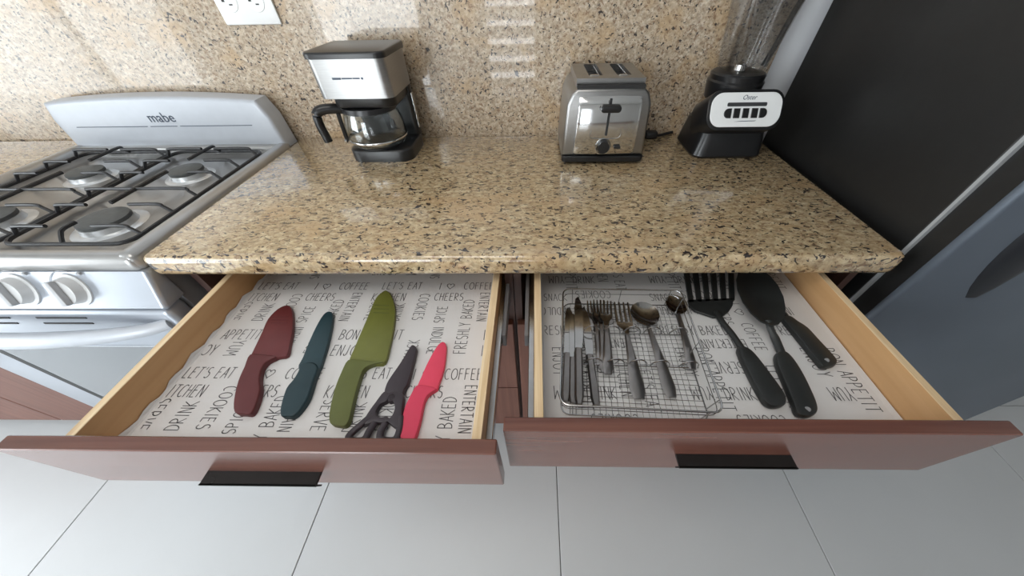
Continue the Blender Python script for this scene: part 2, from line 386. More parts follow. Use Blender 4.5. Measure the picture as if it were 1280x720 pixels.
WORDS = [("LET'S EAT",.000,-.013,0,.022),("I",.130,-.014,0,.021),("*",.146,-.013,0,.018),("COFFEE",.186,-.014,0,.022),
 ("KITCHEN",-.012,-.050,0,.023),("CHEERS",.126,-.049,0,.022),
 ("SERVE",-.008,-.054,-90,.023),("DRINK",.066,-.107,90,.023),("COOKIES",.092,-.030,-90,.022),("SPICE",.160,-.112,90,.021),
 ("ENTERTAIN",.226,-.026,-90,.020),("FRESHLY BAKED",.215,-.188,90,.0225),
 ("BON APPETIT",-.039,-.156,0,.024),("ENJOY",-.039,-.194,0,.024),("YUM",.042,-.160,-90,.024),("SNACK",.122,-.207,90,.021),("INDULGE",.142,-.125,-90,.021)]
def liner_text(x0,x1,y0,y1,ox,oy,rot90,z):
    bm = NB(); hw = .0007; lim = [x1]
    def put(a, b):
        if max(a[0],b[0]) > lim[0]: return
        if not all(x0 < p[0] < x1 and y0 < p[1] < y1 for p in (a,b)): return
        d = Vector((b[0]-a[0], b[1]-a[1]));
        if d.length < 1e-6: return
        d.normalize(); n = Vector((-d.y, d.x))*hw; e = d*hw*.6
        bm.faces.new([bm.verts.new((p[0],p[1],z)) for p in ((a[0]-e.x+n.x,a[1]-e.y+n.y),(a[0]-e.x-n.x,a[1]-e.y-n.y),(b[0]+e.x-n.x,b[1]+e.y-n.y),(b[0]+e.x+n.x,b[1]+e.y+n.y))])
    for i in range(-5,6):
        for j in range(-5,6):
            for s,wx,wy,r,h in WORDS:
                if rot90 and wy < -.12 and s not in ('INDULGE','FRESHLY BAKED'): wy += .032
                lim[0] = .532 if rot90 and s != 'BON APPETIT' else x1
                st,_ = word_strokes(s,h); a = math.radians(r); ca,sa = math.cos(a),math.sin(a)
                for line in st:
                    pts = []
                    for px,py in line:
                        X = i*CELL_W+wx+px*ca-py*sa; Y = j*CELL_H+wy+px*sa+py*ca
                        if rot90: X,Y = Y,-X
                        pts.append((ox+X, oy+Y))
                    for p,q in zip(pts,pts[1:]):
                        k = 4 if min(abs(p[0]-x0),abs(p[0]-x1),abs(q[0]-x0),abs(q[0]-x1)) < .02 else 1
                        for e in range(k): put(*[(p[0]+(q[0]-p[0])*t,p[1]+(q[1]-p[1])*t) for t in (e/k,(e+1)/k)])
    return bm

# ------------------------------------------------------------------ base cabinets with the open drawers
FZ = .772             # top of the drawer floors
def cabinet(label, x0, x1, drw, lower):
    c = thing('base_cabinet', label, 'cabinet', ((x0+x1)/2,.78,0))
    build('side_panel', BX(x0,x0+.016,.502,1.08,.10,.853), 'carcass', c); build('side_panel', BX(x1-.016,x1,.502,1.08,.10,.853), 'carcass', c)
    build('bottom_panel', BX(x0+.016,x1-.016,.502,1.08,.10,.118), 'carcass', c); build('back_panel', BX(x0+.016,x1-.016,1.066,1.08,.118,.853), 'carcass', c)
    build('toe_kick', BX(x0,x1,.555,.573,0,.10), 'carcass', c)
    build('top_rail', BX(x0+.016,x1-.016,.502,.52,.838,.853), 'carcass', c)
    for kind,a,b,z0,z1 in lower:
        f = build(kind, BX(a,b,.484,.502,z0,z1, bev=.0015, seg=1), 'mahogany_v', c)
        if kind == 'drawer_front':
            build('handle', BX((a+b)/2-.077,(a+b)/2+.077,.452,.484,z1-.05,z1-.046), 'black_plastic', f)
    bx0,bx1,yb0,yb1,fx0,fx1,fy0,fy1,fz0,fz1,hx = drw
    T = .013; zt = .829
    d = build('drawer', BX(bx0+T,bx1-T,yb0,yb1,FZ-.010,FZ-.001), 'birch', c)
    for a in (bx0, bx1-T):
        s = build('side_panel', BX(a,a+T,yb0,yb1,.742,zt-.0012), 'birch', d)
        build('ply_edge', BX(a,a+T,yb0,yb1,zt-.0012,zt, bev=.0004, seg=1), 'ply_edge', d)
    build('back_panel', BX(bx0+T,bx1-T,yb1-T,yb1,FZ-.001,zt-.01), 'birch', d)
    build('inner_front', BX(bx0+T,bx1-T,yb0,yb0+.006,FZ-.001,FZ+.026), 'birch', d)
    build('drawer_front', BX(fx0,fx1,fy0,fy1,fz0,fz1, bev=.0015, seg=1), 'mahogany', d)
    h = NB(); box(h, hx-.087,hx+.087,fy0-.020,fy0+.001,.7525,.7560, bev=.0008, seg=1); prism(h, [(fy0-.020,.7560),(fy0-.0175,.7560),(fy0-.0135,.7420),(fy0-.016,.7420)],'x',hx-.087,hx+.087)
    build('handle', h, 'black_gloss', d, label='black metal tab pull')
    for sgn,a in ((-1,bx0),(1,bx1)):
        e = a+sgn*.0105
        build('slide', BX(min(a,e),max(a,e),yb0+.012,yb1,.770,.792, bev=.001, seg=1), 'wire', d)
        e0,e1 = sorted((a+sgn*.011, a+sgn*.0185))
        build('slide', BX(e0,e1,.36 if sgn*a<0 or a>-.1 else .36,yb1+.2,.764,.798, bev=.001, seg=1), 'range_side', d)
    return c, d
LB = (-.652,-.072); RB = (0.0,.592)
cabL,_ = cabinet('reddish brown base cabinet beside the stove, its top drawer of colourful knives pulled open', -.738,-.0465,
    (LB[0],LB[1],.1535,.645, -.716,-.049,.1335,.1535,.694,.840,-.404),
    [('drawer_front',-.735,-.0515,.378,.682),('drawer_front',-.735,-.0515,.102,.372)])
cabR,_ = cabinet('reddish brown base cabinet beside the fridge, its top drawer of cutlery pulled open', -.0445,.664,
    (RB[0],RB[1],.184,.675, -.042,.637,.164,.184,.687,.840,.302),
    [('door',-.0405,.302,.102,.682),('door',.306,.661,.102,.682)])
def liner(x0,x1,y0,y1,ox,oy,rot,label):
    # thin paper sheet, its left edge riding a little up the drawer side
    bm = NB(); N = 34; lo = []; hi = []
    for i in range(N+1):
        y = y0+(y1-y0)*i/N; jag = .003*math.sin(i*1.7)+.002*math.sin(i*.6+1)
        row = []
        for k,(x,z) in enumerate(((x0+.0008,FZ+.007+jag),(x0+.0025,FZ+.0025+jag*.3),(x0+.005,FZ+.0005),(x1-.012,FZ+.0005),(x1-.002,FZ+.0015))):
            row.append(bm.verts.new((x,y,z)))
        lo.append(row)
    for A,B in zip(lo,lo[1:]):
        for k in range(4): bm.faces.new((A[k],A[k+1],B[k+1],B[k]))
    r = bmesh.ops.extrude_face_region(bm, geom=list(bm.faces)); vs = [v for v in r['geom'] if isinstance(v,bmesh.types.BMVert)]
    bmesh.ops.translate(bm, verts=vs, vec=(0,0,-.0004))
    o = build('drawer_liner', bm, 'liner', label=label, cat='drawer liner')
    t = liner_text(x0+.0065,x1-.012,y0+.003,y1-.003,ox,oy,rot,FZ+.0009)
    build('lettering', t, 'ink', o)
    return o
liner(LB[0]+.0135,LB[1]-.0135,.1605,.63,-.6305,.5248,False,'white paper liner printed with kitchen words under the colourful knives')
liner(RB[0]+.0135,RB[1]-.0135,.1915,.66,.426,.311,True,'white paper liner printed with kitchen words under the cutlery tray and black utensils')

# ------------------------------------------------------------------ knives and scissors in the left drawer
def crop(x,y,cx,cy,s): return (cx+x/s, cy+y/s)
def poly_at(pts, cx, cy, s, z): 
    return [tuple(at(*crop(px,py,cx,cy,s),'z',z)[:2]) for px,py in pts]
ZB = FZ+.0011
def knife(name, label, blade, handle, slots, m1, m2, cx, cy, s, th=.011, tb=.007):
    zt = ZB+th*.7
    b2 = poly_at(blade,cx,cy,s,zt); h2 = poly_at(handle,cx,cy,s,zt)
    xs = [p[0] for p in b2+h2]; ys = [p[1] for p in b2+h2]
    t = thing(name, label, 'knife', (sum(xs)/len(xs), sum(ys)/len(ys), ZB), 'colourful knives in the drawer')
    def sm(p): return [(v.x,v.y) for v in smooth_path([(a,b,0) for a,b in p],3,True)]
    bl = build('blade_guard', prism(NB(), sm(b2),'z',ZB,ZB+tb+.001,bev=.0022,seg=2,which='hi'), m1, t, smooth=True)
    build('handle', prism(NB(), sm(h2),'z',ZB,ZB+th,bev=.0045,seg=3,which='hi'), m2, t, smooth=True)
    for a,b in slots:
        p,q = [at(*crop(*k,cx,cy,s),'z',ZB+tb+.001) for k in (a,b)]
        d = (q-p).normalized(); n = Vector((-d.y,d.x,0))*.0012
        bm = NB(); bm.faces.new([bm.verts.new(v+Vector((0,0,.0004))) for v in (p-n,q-n,q+n,p+n)])
        r = bmesh.ops.extrude_face_region(bm, geom=list(bm.faces)); bmesh.ops.translate(bm, verts=[v for v in r['geom'] if isinstance(v,bmesh.types.BMVert)], vec=(0,0,-.0016))
        build('rib', bm, m2, bl)
    return t
S1 = 818/250
knife('chef_knife','dark red knife with matching blade guard between the drawer side and the teal knife',
  [(685,135),(704,160),(706,230),(694,295),(682,340),(640,350),(600,370),(560,385),(512,395),(522,362),(545,318),(580,245),(604,192),(645,150)],
  [(640,348),(605,368),(584,395),(574,440),(577,482),(562,540),(538,582),(505,583),(472,575),(470,520),(488,445),(512,390),(535,340),(590,340)],
  [((622,186),(690,183)),((620,197),(688,196)),((617,208),(686,209))],'red','red_h',150,340,S1)
knife('utility_knife','slim dark teal knife with matching blade guard between the red and the olive knives',
  [(853,160),(868,170),(866,215),(850,290),(830,355),(812,400),(775,410),(728,392),(746,350),(770,290),(800,225),(830,175)],
  [(812,398),(797,440),(775,510),(745,560),(712,592),(685,594),(660,590),(660,550),(682,478),(712,440),(733,402),(735,380),(775,370),(800,375)],
  [],'teal','teal_h',150,340,S1)
knife('chef_knife','large olive green knife with ribbed blade guard between the teal knife and the scissors',
  [(338,75),(358,98),(372,150),(366,225),(350,305),(330,370),(290,378),(250,385),(215,380),(183,368),(205,310),(235,240),(265,170),(292,108),(318,82)],
  [(325,371),(275,382),(245,402),(230,440),(212,500),(196,570),(186,610),(168,632),(135,630),(110,620),(108,575),(128,485),(155,415),(183,364),(225,362),(280,368)],
  [((288,135),(348,138)),((286,150),(348,153)),((284,166),(348,169))],'green','green_h',380,340,S1)
S2 = 823/160
knife('paring_knife','small bright pink knife with matching blade guard beside the scissors',
  [(690,35),(708,58),(706,120),(692,215),(660,310),(646,346),(600,345),(562,340),(520,330),(545,265),(580,185),(625,100),(660,50)],
  [(646,344),(600,375),(572,418),(555,490),(540,560),(514,650),(498,664),(445,664),(415,652),(420,590),(432,520),(448,455),(482,385),(518,325),(565,320),(610,330)],
  [],'pink','pink_h',420,420,S2, th=.010, tb=.006)
# scissors in their guard
zs = ZB+.008
def sp(x,y,z=zs): return at(*crop(x,y,420,420,S2),'z',z)
sc = thing('kitchen_scissors','purplish black kitchen scissors in a blade guard between the olive and pink knives','scissors',(*sp(330,400)[:2],ZB))
g = [(v.x,v.y) for v in smooth_path([(*sp(a,b)[:2],0) for a,b in ((497,60),(518,78),(514,115),(490,215),(466,305),(440,345),(428,380),(380,385),(345,375),(312,366),(326,312),(352,266),(420,168),(474,78))],3,True)]
build('blade_guard', prism(NB(),g,'z',ZB+.001,ZB+.011,bev=.003,seg=2,which='hi'),'purple',sc,smooth=True)
def bar(name, pts, r, sz=.8):
    P = smooth_path([sp(x,y,ZB+.008+dz) for x,y,dz in pts],4); n = len(P); rr = [r[0]+(r[1]-r[0])*i/(n-1) for i in range(n)] if isinstance(r,tuple) else r
    return build(name, tube(NB(), P, rr, 10, sz=sz), 'purple', sc, smooth=True)
def slab(name, pts, z0, z1):
    p = [(v.x,v.y) for v in smooth_path([(*sp(a,b)[:2],0) for a,b in pts],3,True)]
    return build(name, prism(NB(),p,'z',z0,z1,bev=.003,seg=2,which='hi'), 'purple', sc, smooth=True)
slab('shank', ((345,366),(432,375),(430,470),(425,560),(408,600),(375,590),(345,565),(330,545),(360,520),(380,470),(370,425),(338,425)), ZB+.001, ZB+.012)
slab('shank', ((312,360),(352,380),(330,420),(290,440),(264,480),(262,505),(285,525),(332,520),(345,548),(300,562),(250,560),(200,570),(165,570),(212,490),(255,430)), ZB+.001, ZB+.011)
bar('grip', [(238,505,0),(160,572,0),(105,620,0),(80,655,0),(105,673,0),(165,673,0),(192,655,0),(215,610,0),(250,555,0)], .0056)
bar('grip', [(418,520,0),(412,590,0),(396,645,0),(370,671,0),(310,671,0),(283,655,0),(290,610,0),(318,560,0)], .0056)
build('pivot', cyl(NB(), sp(355,395,ZB+.010), sp(355,395,ZB+.014), .006, .005, 16), 'purple', sc)

# ------------------------------------------------------------------ black nylon utensils in the right drawer
S3 = 818/250; S4 = 1104/230
def u1(x,y,z): return Vector(at(*crop(x,y,860,340,S3),'z',z))
def u2(x,y,z): return Vector(at(*crop(x,y,900,380,S4),'z',z))
def flat(name, pts, z0, z1, parent, bev=.003):
    p = [(v.x,v.y) for v in smooth_path([(q.x,q.y,0) for q in pts],3,True)]
    return build(name, prism(NB(),p,'z',z0,z1,bev=bev,seg=2,which='caps'), 'nylon', parent, smooth=True)
zu = ZB+.012
tn = thing('slotted_turner','black nylon slotted turner beside the wire cutlery tray','turner',(*u1(180,250,zu)[:2],ZB))
flat('handle',[u1(*p,zu) for p in ((203,318),(250,420),(300,512),(332,545),(368,551),(398,540),(403,520),(388,485),(330,405),(275,335),(244,310),(222,305))],ZB,ZB+.015,tn,.005)
build('neck', tube(NB(), smooth_path([u1(225,320,ZB+.010),u1(180,255,ZB+.008),u1(140,205,ZB+.007),u1(118,165,ZB+.006)],4), .0065, 10, sz=.7), 'nylon', tn, smooth=True)
hb = NB(); zt0,zt1 = ZB+.002,ZB+.0065
a,b = u1(2,118,zt1),u1(188,108,zt1); a2,b2 = u1(-22,-40,zt1),u1(186,-45,zt1)
def lerp(p,q,t): return p+(q-p)*t
base_poly = [u1(*p,zt1) for p in ((0,112),(6,135),(28,158),(70,172),(105,184),(142,180),(168,160),(184,135),(188,105))]
prism(hb, [(p.x,p.y) for p in base_poly],'z',zt0,zt1,bev=.0012,seg=1,which='hi')
NBAR = 6
for k in range(NBAR):
    t0 = k/(NBAR-.42); t1 = t0+.58/(NBAR-.42)
    prism(hb, [(p.x,p.y) for p in (lerp(a,b,t0)-Vector((0,.004,0)),lerp(a,b,t1)-Vector((0,.004,0)),lerp(a2,b2,t1),lerp(a2,b2,t0))],'z',zt0,zt1)
prism(hb, [(p.x,p.y) for p in (a2-Vector((0,.002,0)),b2-Vector((0,.002,0)),b2+Vector((-.002,.02,0)),a2+Vector((.002,.02,0)))],'z',zt0,zt1)
build('head', hb, 'nylon', tn)
# big solid spoon
zsn = ZB+.013
bs_ = thing('serving_spoon','large black nylon serving spoon lying across the thin black handle','spoon',(*u2(420,400,zsn)[:2],ZB))
flat('handle',[u2(*p,zsn) for p in ((336,300),(345,360),(395,480),(440,590),(462,648),(500,670),(545,672),(585,650),(592,618),(570,550),(510,425),(450,330),(405,285),(365,278))],ZB,ZB+.014,bs_,.005)
build('neck', tube(NB(), smooth_path([u2(370,300,ZB+.008),u2(335,215,ZB+.013),u2(305,150,ZB+.021),u2(290,100,ZB+.027)],4), [.0075]*6+[.0065]*7, 10, sz=.75), 'nylon', bs_, smooth=True)
def bowl(bm, c, tip, w, depth, zr, th, n=16, m_=7, zc=None):
    """spoon bowl between two points (neck end c, tip), half width w"""
    ax = (tip-c); L = ax.length/2; mid = (c+tip)/2; ax.normalize(); sx = Vector((-ax.y,ax.x,0))
    def surf(r,k,off):
        a = 2*PI*k/n; rr = r
        return mid + ax*(L*rr*math.cos(a)) + sx*(w*rr*math.sin(a)*(1+.06*math.cos(a))) + Vector((0,0,zr-depth*(1-rr**2)-off-mid.z))
    R = [[surf(max(.02,1-i/m_),k,0) for k in range(n)] for i in range(m_+1)]
    R2 = [[surf(max(.02,1-i/m_),k,th) for k in range(n)] for i in range(m_,-1,-1)]
    loft(bm, R+R2+[R[0]], cap=False); return bm
build('bowl', bowl(NB(), u1(338,218,ZB+.031), u1(262,-25,ZB+.031), .042, .014, ZB+.031, .003), 'nylon', bs_, smooth=True)
build('hole_rim', cyl(NB(), u2(525,632,ZB+.0135), u2(525,632,ZB+.0147), .0045, .0038, 14), 'range_side', bs_)
# third utensil: its head lies under the counter, the spoon crosses its shaft
th_ = thing('slim_spoon','slim black nylon utensil with its handle lying against the serving spoon, nearest the drawer side','utensil',(*u2(560,230,ZB+.01)[:2],ZB))
flat('handle',[u2(*p,ZB+.011) for p in ((378,85),(430,150),(520,260),(590,345),(618,374),(655,376),(695,365),(706,342),(690,312),(600,215),(530,140),(470,100),(430,72),(395,66))],ZB,ZB+.012,th_,.004)
build('neck', tube(NB(), [u2(420,95,ZB+.006),u2(370,40,ZB+.004),u2(340,0,ZB+.004)], .0035, 8), 'nylon', th_, smooth=True)
hp = u2(340,0,ZB+.004)
build('bowl', bowl(NB(), hp, hp+Vector((-.012,.085,0)), .026, .003, ZB+.0075, .002), 'nylon', th_, smooth=True)
build('hole_rim', cyl(NB(), u2(640,338,ZB+.0115), u2(640,338,ZB+.0127), .004, .0034, 14), 'range_side', th_)

# ------------------------------------------------------------------ wire cutlery tray
ZR = .815
c_bl, c_br, c_fr, c_fl = [Vector(at(*p,'z',ZR)) for p in ((704,361),(851,363),(906,516),(700,506))]
tr = thing('cutlery_tray','silver wire cutlery tray holding knives, forks and spoons','cutlery tray',(*((c_bl+c_fr)/2)[:2],ZB))
def tpt(u,v,z):
    ins = .004*(1-(z-ZB)/(ZR-ZB))
    u2_ = ins/.24+(1-2*ins/.24)*u; v2 = ins/.25+(1-2*ins/.25)*v
    p = (c_fl*(1-u2_)+c_fr*u2_)*(1-v2)+(c_bl*(1-u2_)+c_br*u2_)*v2
    return Vector((p.x,p.y,z))
def rim_pts(z, r=.06):
    out = []
    for x,y in rrect(0,1,0,1,r,4): out.append(tpt(x,y,z))
    return out
build('rim', tube(NB(), rim_pts(ZR), .0016, 8, True), 'wire', tr, smooth=True)
build('base_ring', tube(NB(), rim_pts(ZB+.002), .0013, 6, True), 'wire', tr, smooth=True)
for k in range(24):
    u = (k+.5)/24
    if k in (0,23): continue
    build('base_wire', tube(NB(), [tpt(u,.0,ZB+.002),tpt(u,1,ZB+.002)], .00045, 4), 'wire', tr)
for k in range(26):
    v = (k+.5)/26
    if k in (0,25): continue
    build('base_wire', tube(NB(), [tpt(0,v,ZB+.0028),tpt(1,v,ZB+.0028)], .00045, 4), 'wire', tr)
zm = (ZB+ZR)/2+.008
for nm,r,z in (('side_wire',.0008,zm),): build(nm, tube(NB(), rim_pts(z), r, 6, True), 'wire', tr)
for u,v in [(0,.08),(0,.5),(0,.92),(1,.08),(1,.5),(1,.92),(.08,0),(.92,0),(.08,1),(.92,1),(.5,1)]:
    build('upright_wire', tube(NB(), [tpt(u,v,ZB+.002),tpt(u,v,ZR)], .0009, 6), 'wire', tr)
for v in (.66,.37):
    build('divider_wire', tube(NB(), [tpt(0,v,ZB+.010),tpt(1,v,ZB+.010)], .0011, 6), 'wire', tr)
    for u in (.24,.40,.565,.73,.94):
        pts = [tpt(u-.075+.15*t, v, ZB+.010+.020*math.sin(PI*min(1,max(0,t)))**.55) for t in [i/10 for i in range(11)]]
        build('divider_loop', tube(NB(), pts, .0012, 6), 'wire', tr, smooth=True)

# ------------------------------------------------------------------ cutlery
def local(p, q):
    ax = (q-p); L = ax.length; ax = ax.normalized(); sx = Vector((ax.y,-ax.x,0)).normalized(); up = sx.cross(ax)
    return (lambda x,y,z=0: p+sx*x+ax*y+up*z), L
def handle_strip(f, L0, L1, w0, w1, th=.0025, n=8):
    rings = []
    for i in range(n+1):
        t = i/n; y = L0+(L1-L0)*t
        w = w0+(w1-w0)*t if 0 < i else w0*.6
        zb = .002*math.sin(PI*t)
        rings.append([f(-w,y,zb),f(-w*.6,y,zb+th),f(w*.6,y,zb+th),f(w,y,zb),f(w*.6,y,zb-th*.3),f(-w*.6,y,zb-th*.3)])
    return loft(NB(), rings)
def cut(name, label, cat, tail, head, z0, z1, kind, group='cutlery in the wire tray', wid=1.0):
    p = Vector(at(*tail,'z',z0)); q = Vector(at(*head,'z',z1)); f,L = local(p,q)
    t = thing(name, label, cat, (*((p+q)/2)[:2],min(z0,z1)), group)
    if kind == 'knife':
        build('handle', handle_strip(f,0,L*.45,.0075,.0068,.0045), 'cutlery_dark', t, smooth=True)
        pts = [(-.006,L*.44),(.006,L*.44),(.009,L*.55),(.010,L*.8),(.007,L*.93),(.001,L),(-.005,L*.97),(-.007,L*.85),(-.006,L*.6)]
        bm = NB(); A = [bm.verts.new(f(x,y,.0012)) for x,y in pts]; B = [bm.verts.new(f(x,y,-.0002)) for x,y in pts]; n = len(pts)
        bm.faces.new(A); bm.faces.new(B[::-1])
        for i in range(n): bm.faces.new((A[i],A[(i+1)%n],B[(i+1)%n],B[i]))
        build('blade', bm, 'cutlery', t)
    elif kind == 'fork':
        hl = L*.62
        build('handle', handle_strip(f,0,hl,.0105*wid,.0042,.0028), 'cutlery_dark', t, smooth=True)
        hd = build('head', loft(NB(), [[f(-w,y,z),f(-w*.5,y,z-dz),f(w*.5,y,z-dz),f(w,y,z),f(w*.5,y,z-dz+.0015),f(-w*.5,y,z-dz+.0015)] for w,y,z,dz in
            ((.0035,hl-.002,.0015,0),(.006,hl+.012,.0005,.002),(.0115*wid,hl+.022,0,.003),(.0122*wid,hl+.032,.0005,.003))]), 'cutlery', t, smooth=True)
        for k in range(4):
            x = (-.0103+k*.00687)*wid
            P = [f(x,hl+.031,-.0006),f(x,hl+.031+(L-hl-.031)*.5,-.0002),f(x*.98,L,.003)]
            build('tine', tube(NB(), P, [.0021*wid,.0019*wid,.0012*wid], 6, sz=.55), 'cutlery', hd, smooth=True)
    else:
        hl = L*.70
        build('handle', handle_strip(f,0,hl+.004,.0092*wid,.0038,.0026), 'cutlery_dark', t, smooth=True)
        c0,c1 = f(0,hl,0),f(0,L,0)
        build('bowl', bowl(NB(), c0, c1, .0205*wid, .007, (c0.z+c1.z)/2+.004, .0012, 20, 7), 'cutlery', t, smooth=True)
    return t
zc = ZB+.006
cut('table_knife','steel table knife lying along the edge of the wire tray, outermost of its compartment','knife',(707,502),(711,384),zc,zc+.004,'knife')
cut('table_knife','steel table knife with the longest blade reaching past the others in the wire tray','knife',(724,506),(722,371),zc+.010,zc+.012,'knife')
cut('table_knife','steel table knife lying next to the dark forks in the wire tray','knife',(745,507),(729,384),zc+.001,zc+.003,'knife')
cut('table_knife','steel table knife half hidden under the other knives in the wire tray','knife',(716,504),(716,392),zc+.003,zc+.006,'knife')
cut('table_fork','steel table fork lowest in the stack of dark forks beside the knives','fork',(753,462),(740,377),zc,zc+.002,'fork')
cut('table_fork','steel table fork lying in the middle of the stack of dark forks','fork',(757,466),(748,376),zc+.005,zc+.007,'fork')
cut('table_fork','steel table fork lying on top of the stack of dark forks','fork',(760,468),(757,377),zc+.010,zc+.012,'fork')
cut('table_fork','steel table fork with bright shining tines lying beside the big spoon','fork',(799,499),(776,379),zc+.006,zc+.010,'fork',wid=1.32)
cut('table_spoon','steel tablespoon with a large shining bowl in the wire tray','spoon',(840,497),(801,379),zc+.006,zc+.008,'spoon',wid=1.35)
cut('tea_spoon','small steel teaspoon in the outer compartment of the wire tray','spoon',(866,462),(842,370),zc+.004,zc+.008,'spoon',wid=1.05)

# ------------------------------------------------------------------ stove
SX0, SX1 = -1.425, -.757
st = thing('gas_stove','silver four burner gas stove with black grates beside the granite counter','stove',((SX0+SX1)/2,.75,0))
build('body', BX(SX0+.006,SX1-.006,.475,1.045,.04,.878), 'range_side', st)
for x in (SX0+.06,SX1-.06):
    for y in (.53,.99): build('foot', cyl(NB(),(x,y,0),(x,y,.041),.018,.016,12), 'black_matte', st)
build('cooktop', BX(SX0+.02,SX1-.02,.47,1.02,.872,.886), 'range_top', st)
rim = NB()
box(rim, SX1-.034,SX1+.004,.458,1.03,.868,.908, bev=.015, seg=4); box(rim, SX0-.004,SX0+.034,.458,1.03,.868,.908, bev=.015, seg=4)
box(rim, SX0,SX1,.455,.492,.868,.905, bev=.014, seg=4); box(rim, SX0,SX1,1.0,1.035,.868,.905, bev=.01, seg=3)
build('cooktop_rim', rim, 'range_rim', st, smooth=True)
# backguard, its top edge gently arched
top = [(SX1-.028-(SX1-SX0-.056)*i/14, 1.017+.012*(1-(2*i/14-1)**2)) for i in range(15)]
out = [(SX1-.004,.892),(SX1-.010,.975)]+top+[(SX0+.010,.975),(SX0+.004,.892)]
bg = build('backguard', prism(NB(), out,'y',1.018,1.075,bev=.010,seg=3,which='lo'), 'range_light', st, smooth=True)
T = Matrix.Translation((-1.085,1.0172,.978)) @ Matrix.Rotation(PI/2,4,'X')
build('lettering', text_mesh('mabe', .035, T, shear=0, space=1.05), 'logo', bg)
for a,b in ((-1.36,-1.145),(-1.135,-1.055),(-1.045,-.83)): build('trim_line', BX(a,b,1.0166,1.0185,.9555,.957), 'logo', bg)
# burners
for bx,by,r in ((-.937,.598,.047),(-.940,.842,.040),(-1.213,.836,.040),(-1.208,.604,.047)):
    b_ = build('burner', lathe(NB(), (bx,by), [(r*1.45,.8855),(r*1.4,.887),(r*1.08,.888),(r*1.05,.892),(r*1.03,.8985),(r*.7,.899)]), 'alu', st, smooth=True)
    build('burner_cap', lathe(NB(), (bx,by), [(r*.98,.8988),(r*1.0,.901),(r*.98,.9055),(r*.86,.907),(.003,.9075)]), 'cap', b_, smooth=True)
# two wire grates
def grate(x0,x1):
    y0,y1 = .512,.985; zg = .917; r = .0042; zf = .897
    g = build('grate', tube(NB(), [Vector((x,y,zf)) for x,y in rrect(x0,x1,y0,y1,.03,4)], r, 8, True), 'grate', st, smooth=True)
    xm = (x0+x1)/2
    def finger(p, q):   # rises from the frame at p, runs level to q over the burner
        p,q = Vector((*p,0)),Vector((*q,0)); d = (q-p).normalized()
        build('grate_finger', tube(NB(), smooth_path([p+Vector((0,0,zf)), p+d*.012+Vector((0,0,zg-.006)), p+d*.022+Vector((0,0,zg)), q+Vector((0,0,zg))],4), r*.9, 8), 'grate', g, smooth=True)
    for y,l in ((.951,.115),(.868,.085),(.795,.075),(.706,.133),(.632,.085),(.546,.085)):
        finger((x1,y),(x1-l,y)); finger((x0,y),(x0+l,y))
    finger((xm,y0),(xm,.560)); finger((xm,y1),(xm,.875))
    build('grate_finger', tube(NB(), [Vector((xm,.640,zg)),Vector((xm,.800,zg))], r, 8), 'grate', g, smooth=True)
grate(-1.080,-.812); grate(-1.360,-1.090)
# control panel, leaning out towards its lower edge
prof = [(.462,.872),(.456,.872),(.426,.800),(.432,.792),(.480,.792),(.480,.872)]
cp_ = build('control_panel', prism(NB(), prof,'x',SX0,SX1+.004,bev=.020,seg=5,which='caps'), 'range_silver', st, smooth=True)
pn = Vector((0,-.072,.030)).normalized()
for k in range(4):
    x = -.918-.109*k; c = Vector((x,.441,.838))
    ringb = lathe(NB(), (0,0), [(.034,-.001),(.034,.002),(.029,.003)], 28)
    bmesh.ops.transform(ringb, matrix=Matrix.Translation(c) @ pn.to_track_quat('Z','Y').to_matrix().to_4x4(), verts=ringb.verts)
    kb = build('knob', cyl(ringb, c, c+pn*.018, .0285, .025, 28), 'knob', st, smooth=True)
    rg = box(NB(), -.008,.008,-.025,.025,.0,.013, bev=.004, rot=None)
    bmesh.ops.transform(rg, matrix=Matrix.Translation(c+pn*.016) @ pn.to_track_quat('Z','Y').to_matrix().to_4x4() @ Matrix.Rotation(.15,4,'Z'), verts=rg.verts)
    build('knob_grip', rg, 'knob_dark', kb, smooth=True)
    ar = [c+pn*.0006+Vector((math.cos(a)*.040, -pn.z*math.sin(a)*.040*-1*-1*(-1), math.sin(a)*.040*abs(pn.y))) for a in [math.radians(70+12*i) for i in range(9)]]
    build('dial_mark', tube(NB(), ar, .0007, 5), 'knob_dark', cp_)
    box_m = c+pn*.0006+Vector((.035,.0135,.032))
    build('dial_mark', BX(box_m.x-.003,box_m.x+.003,box_m.y-.003,box_m.y+.001,box_m.z-.0025,box_m.z+.0025), 'knob_dark', cp_)
# oven door with window, vents and bowed handle
od = build('oven_door', BX(SX0+.004,SX1-.012,.430,.475,.20,.786, bev=.012, seg=3), 'range_silver', st, smooth=True)
build('oven_window', BX(SX0+.125,SX1-.125,.4285,.4315,.30,.665, bev=.001, seg=1), 'oven_glass', od)
build('window_seal', BX(SX0+.109,SX0+.126,.4280,.4315,.29,.675), 'black_matte', od)
build('window_seal', BX(SX1-.125,SX1-.113,.4280,.4315,.29,.675), 'black_matte', od)
build('window_seal', BX(SX0+.125,SX1-.125,.4282,.4315,.665,.668), 'range_light', od)
for k in range(3):
    x = -1.013-.170*k
    for z,dx in ((.767,0),(.749,-.004)): build('vent_slot', BX(x-.055+dx,x+.055+dx,.4285,.4315,z-.002,z+.002), 'black_matte', od)
hpts = []
for i in range(21):
    t = i/20; x = SX1-.035+(SX0-SX1+.07)*t; s_ = math.sin(PI*t)
    hpts.append(Vector((x,.430-.052*s_**.6,.748+.004*s_)))
build('oven_handle', tube(NB(), hpts, [.011+.006*math.sin(PI*i/20) for i in range(21)], 14, sz=1.15), 'range_light', od, smooth=True)
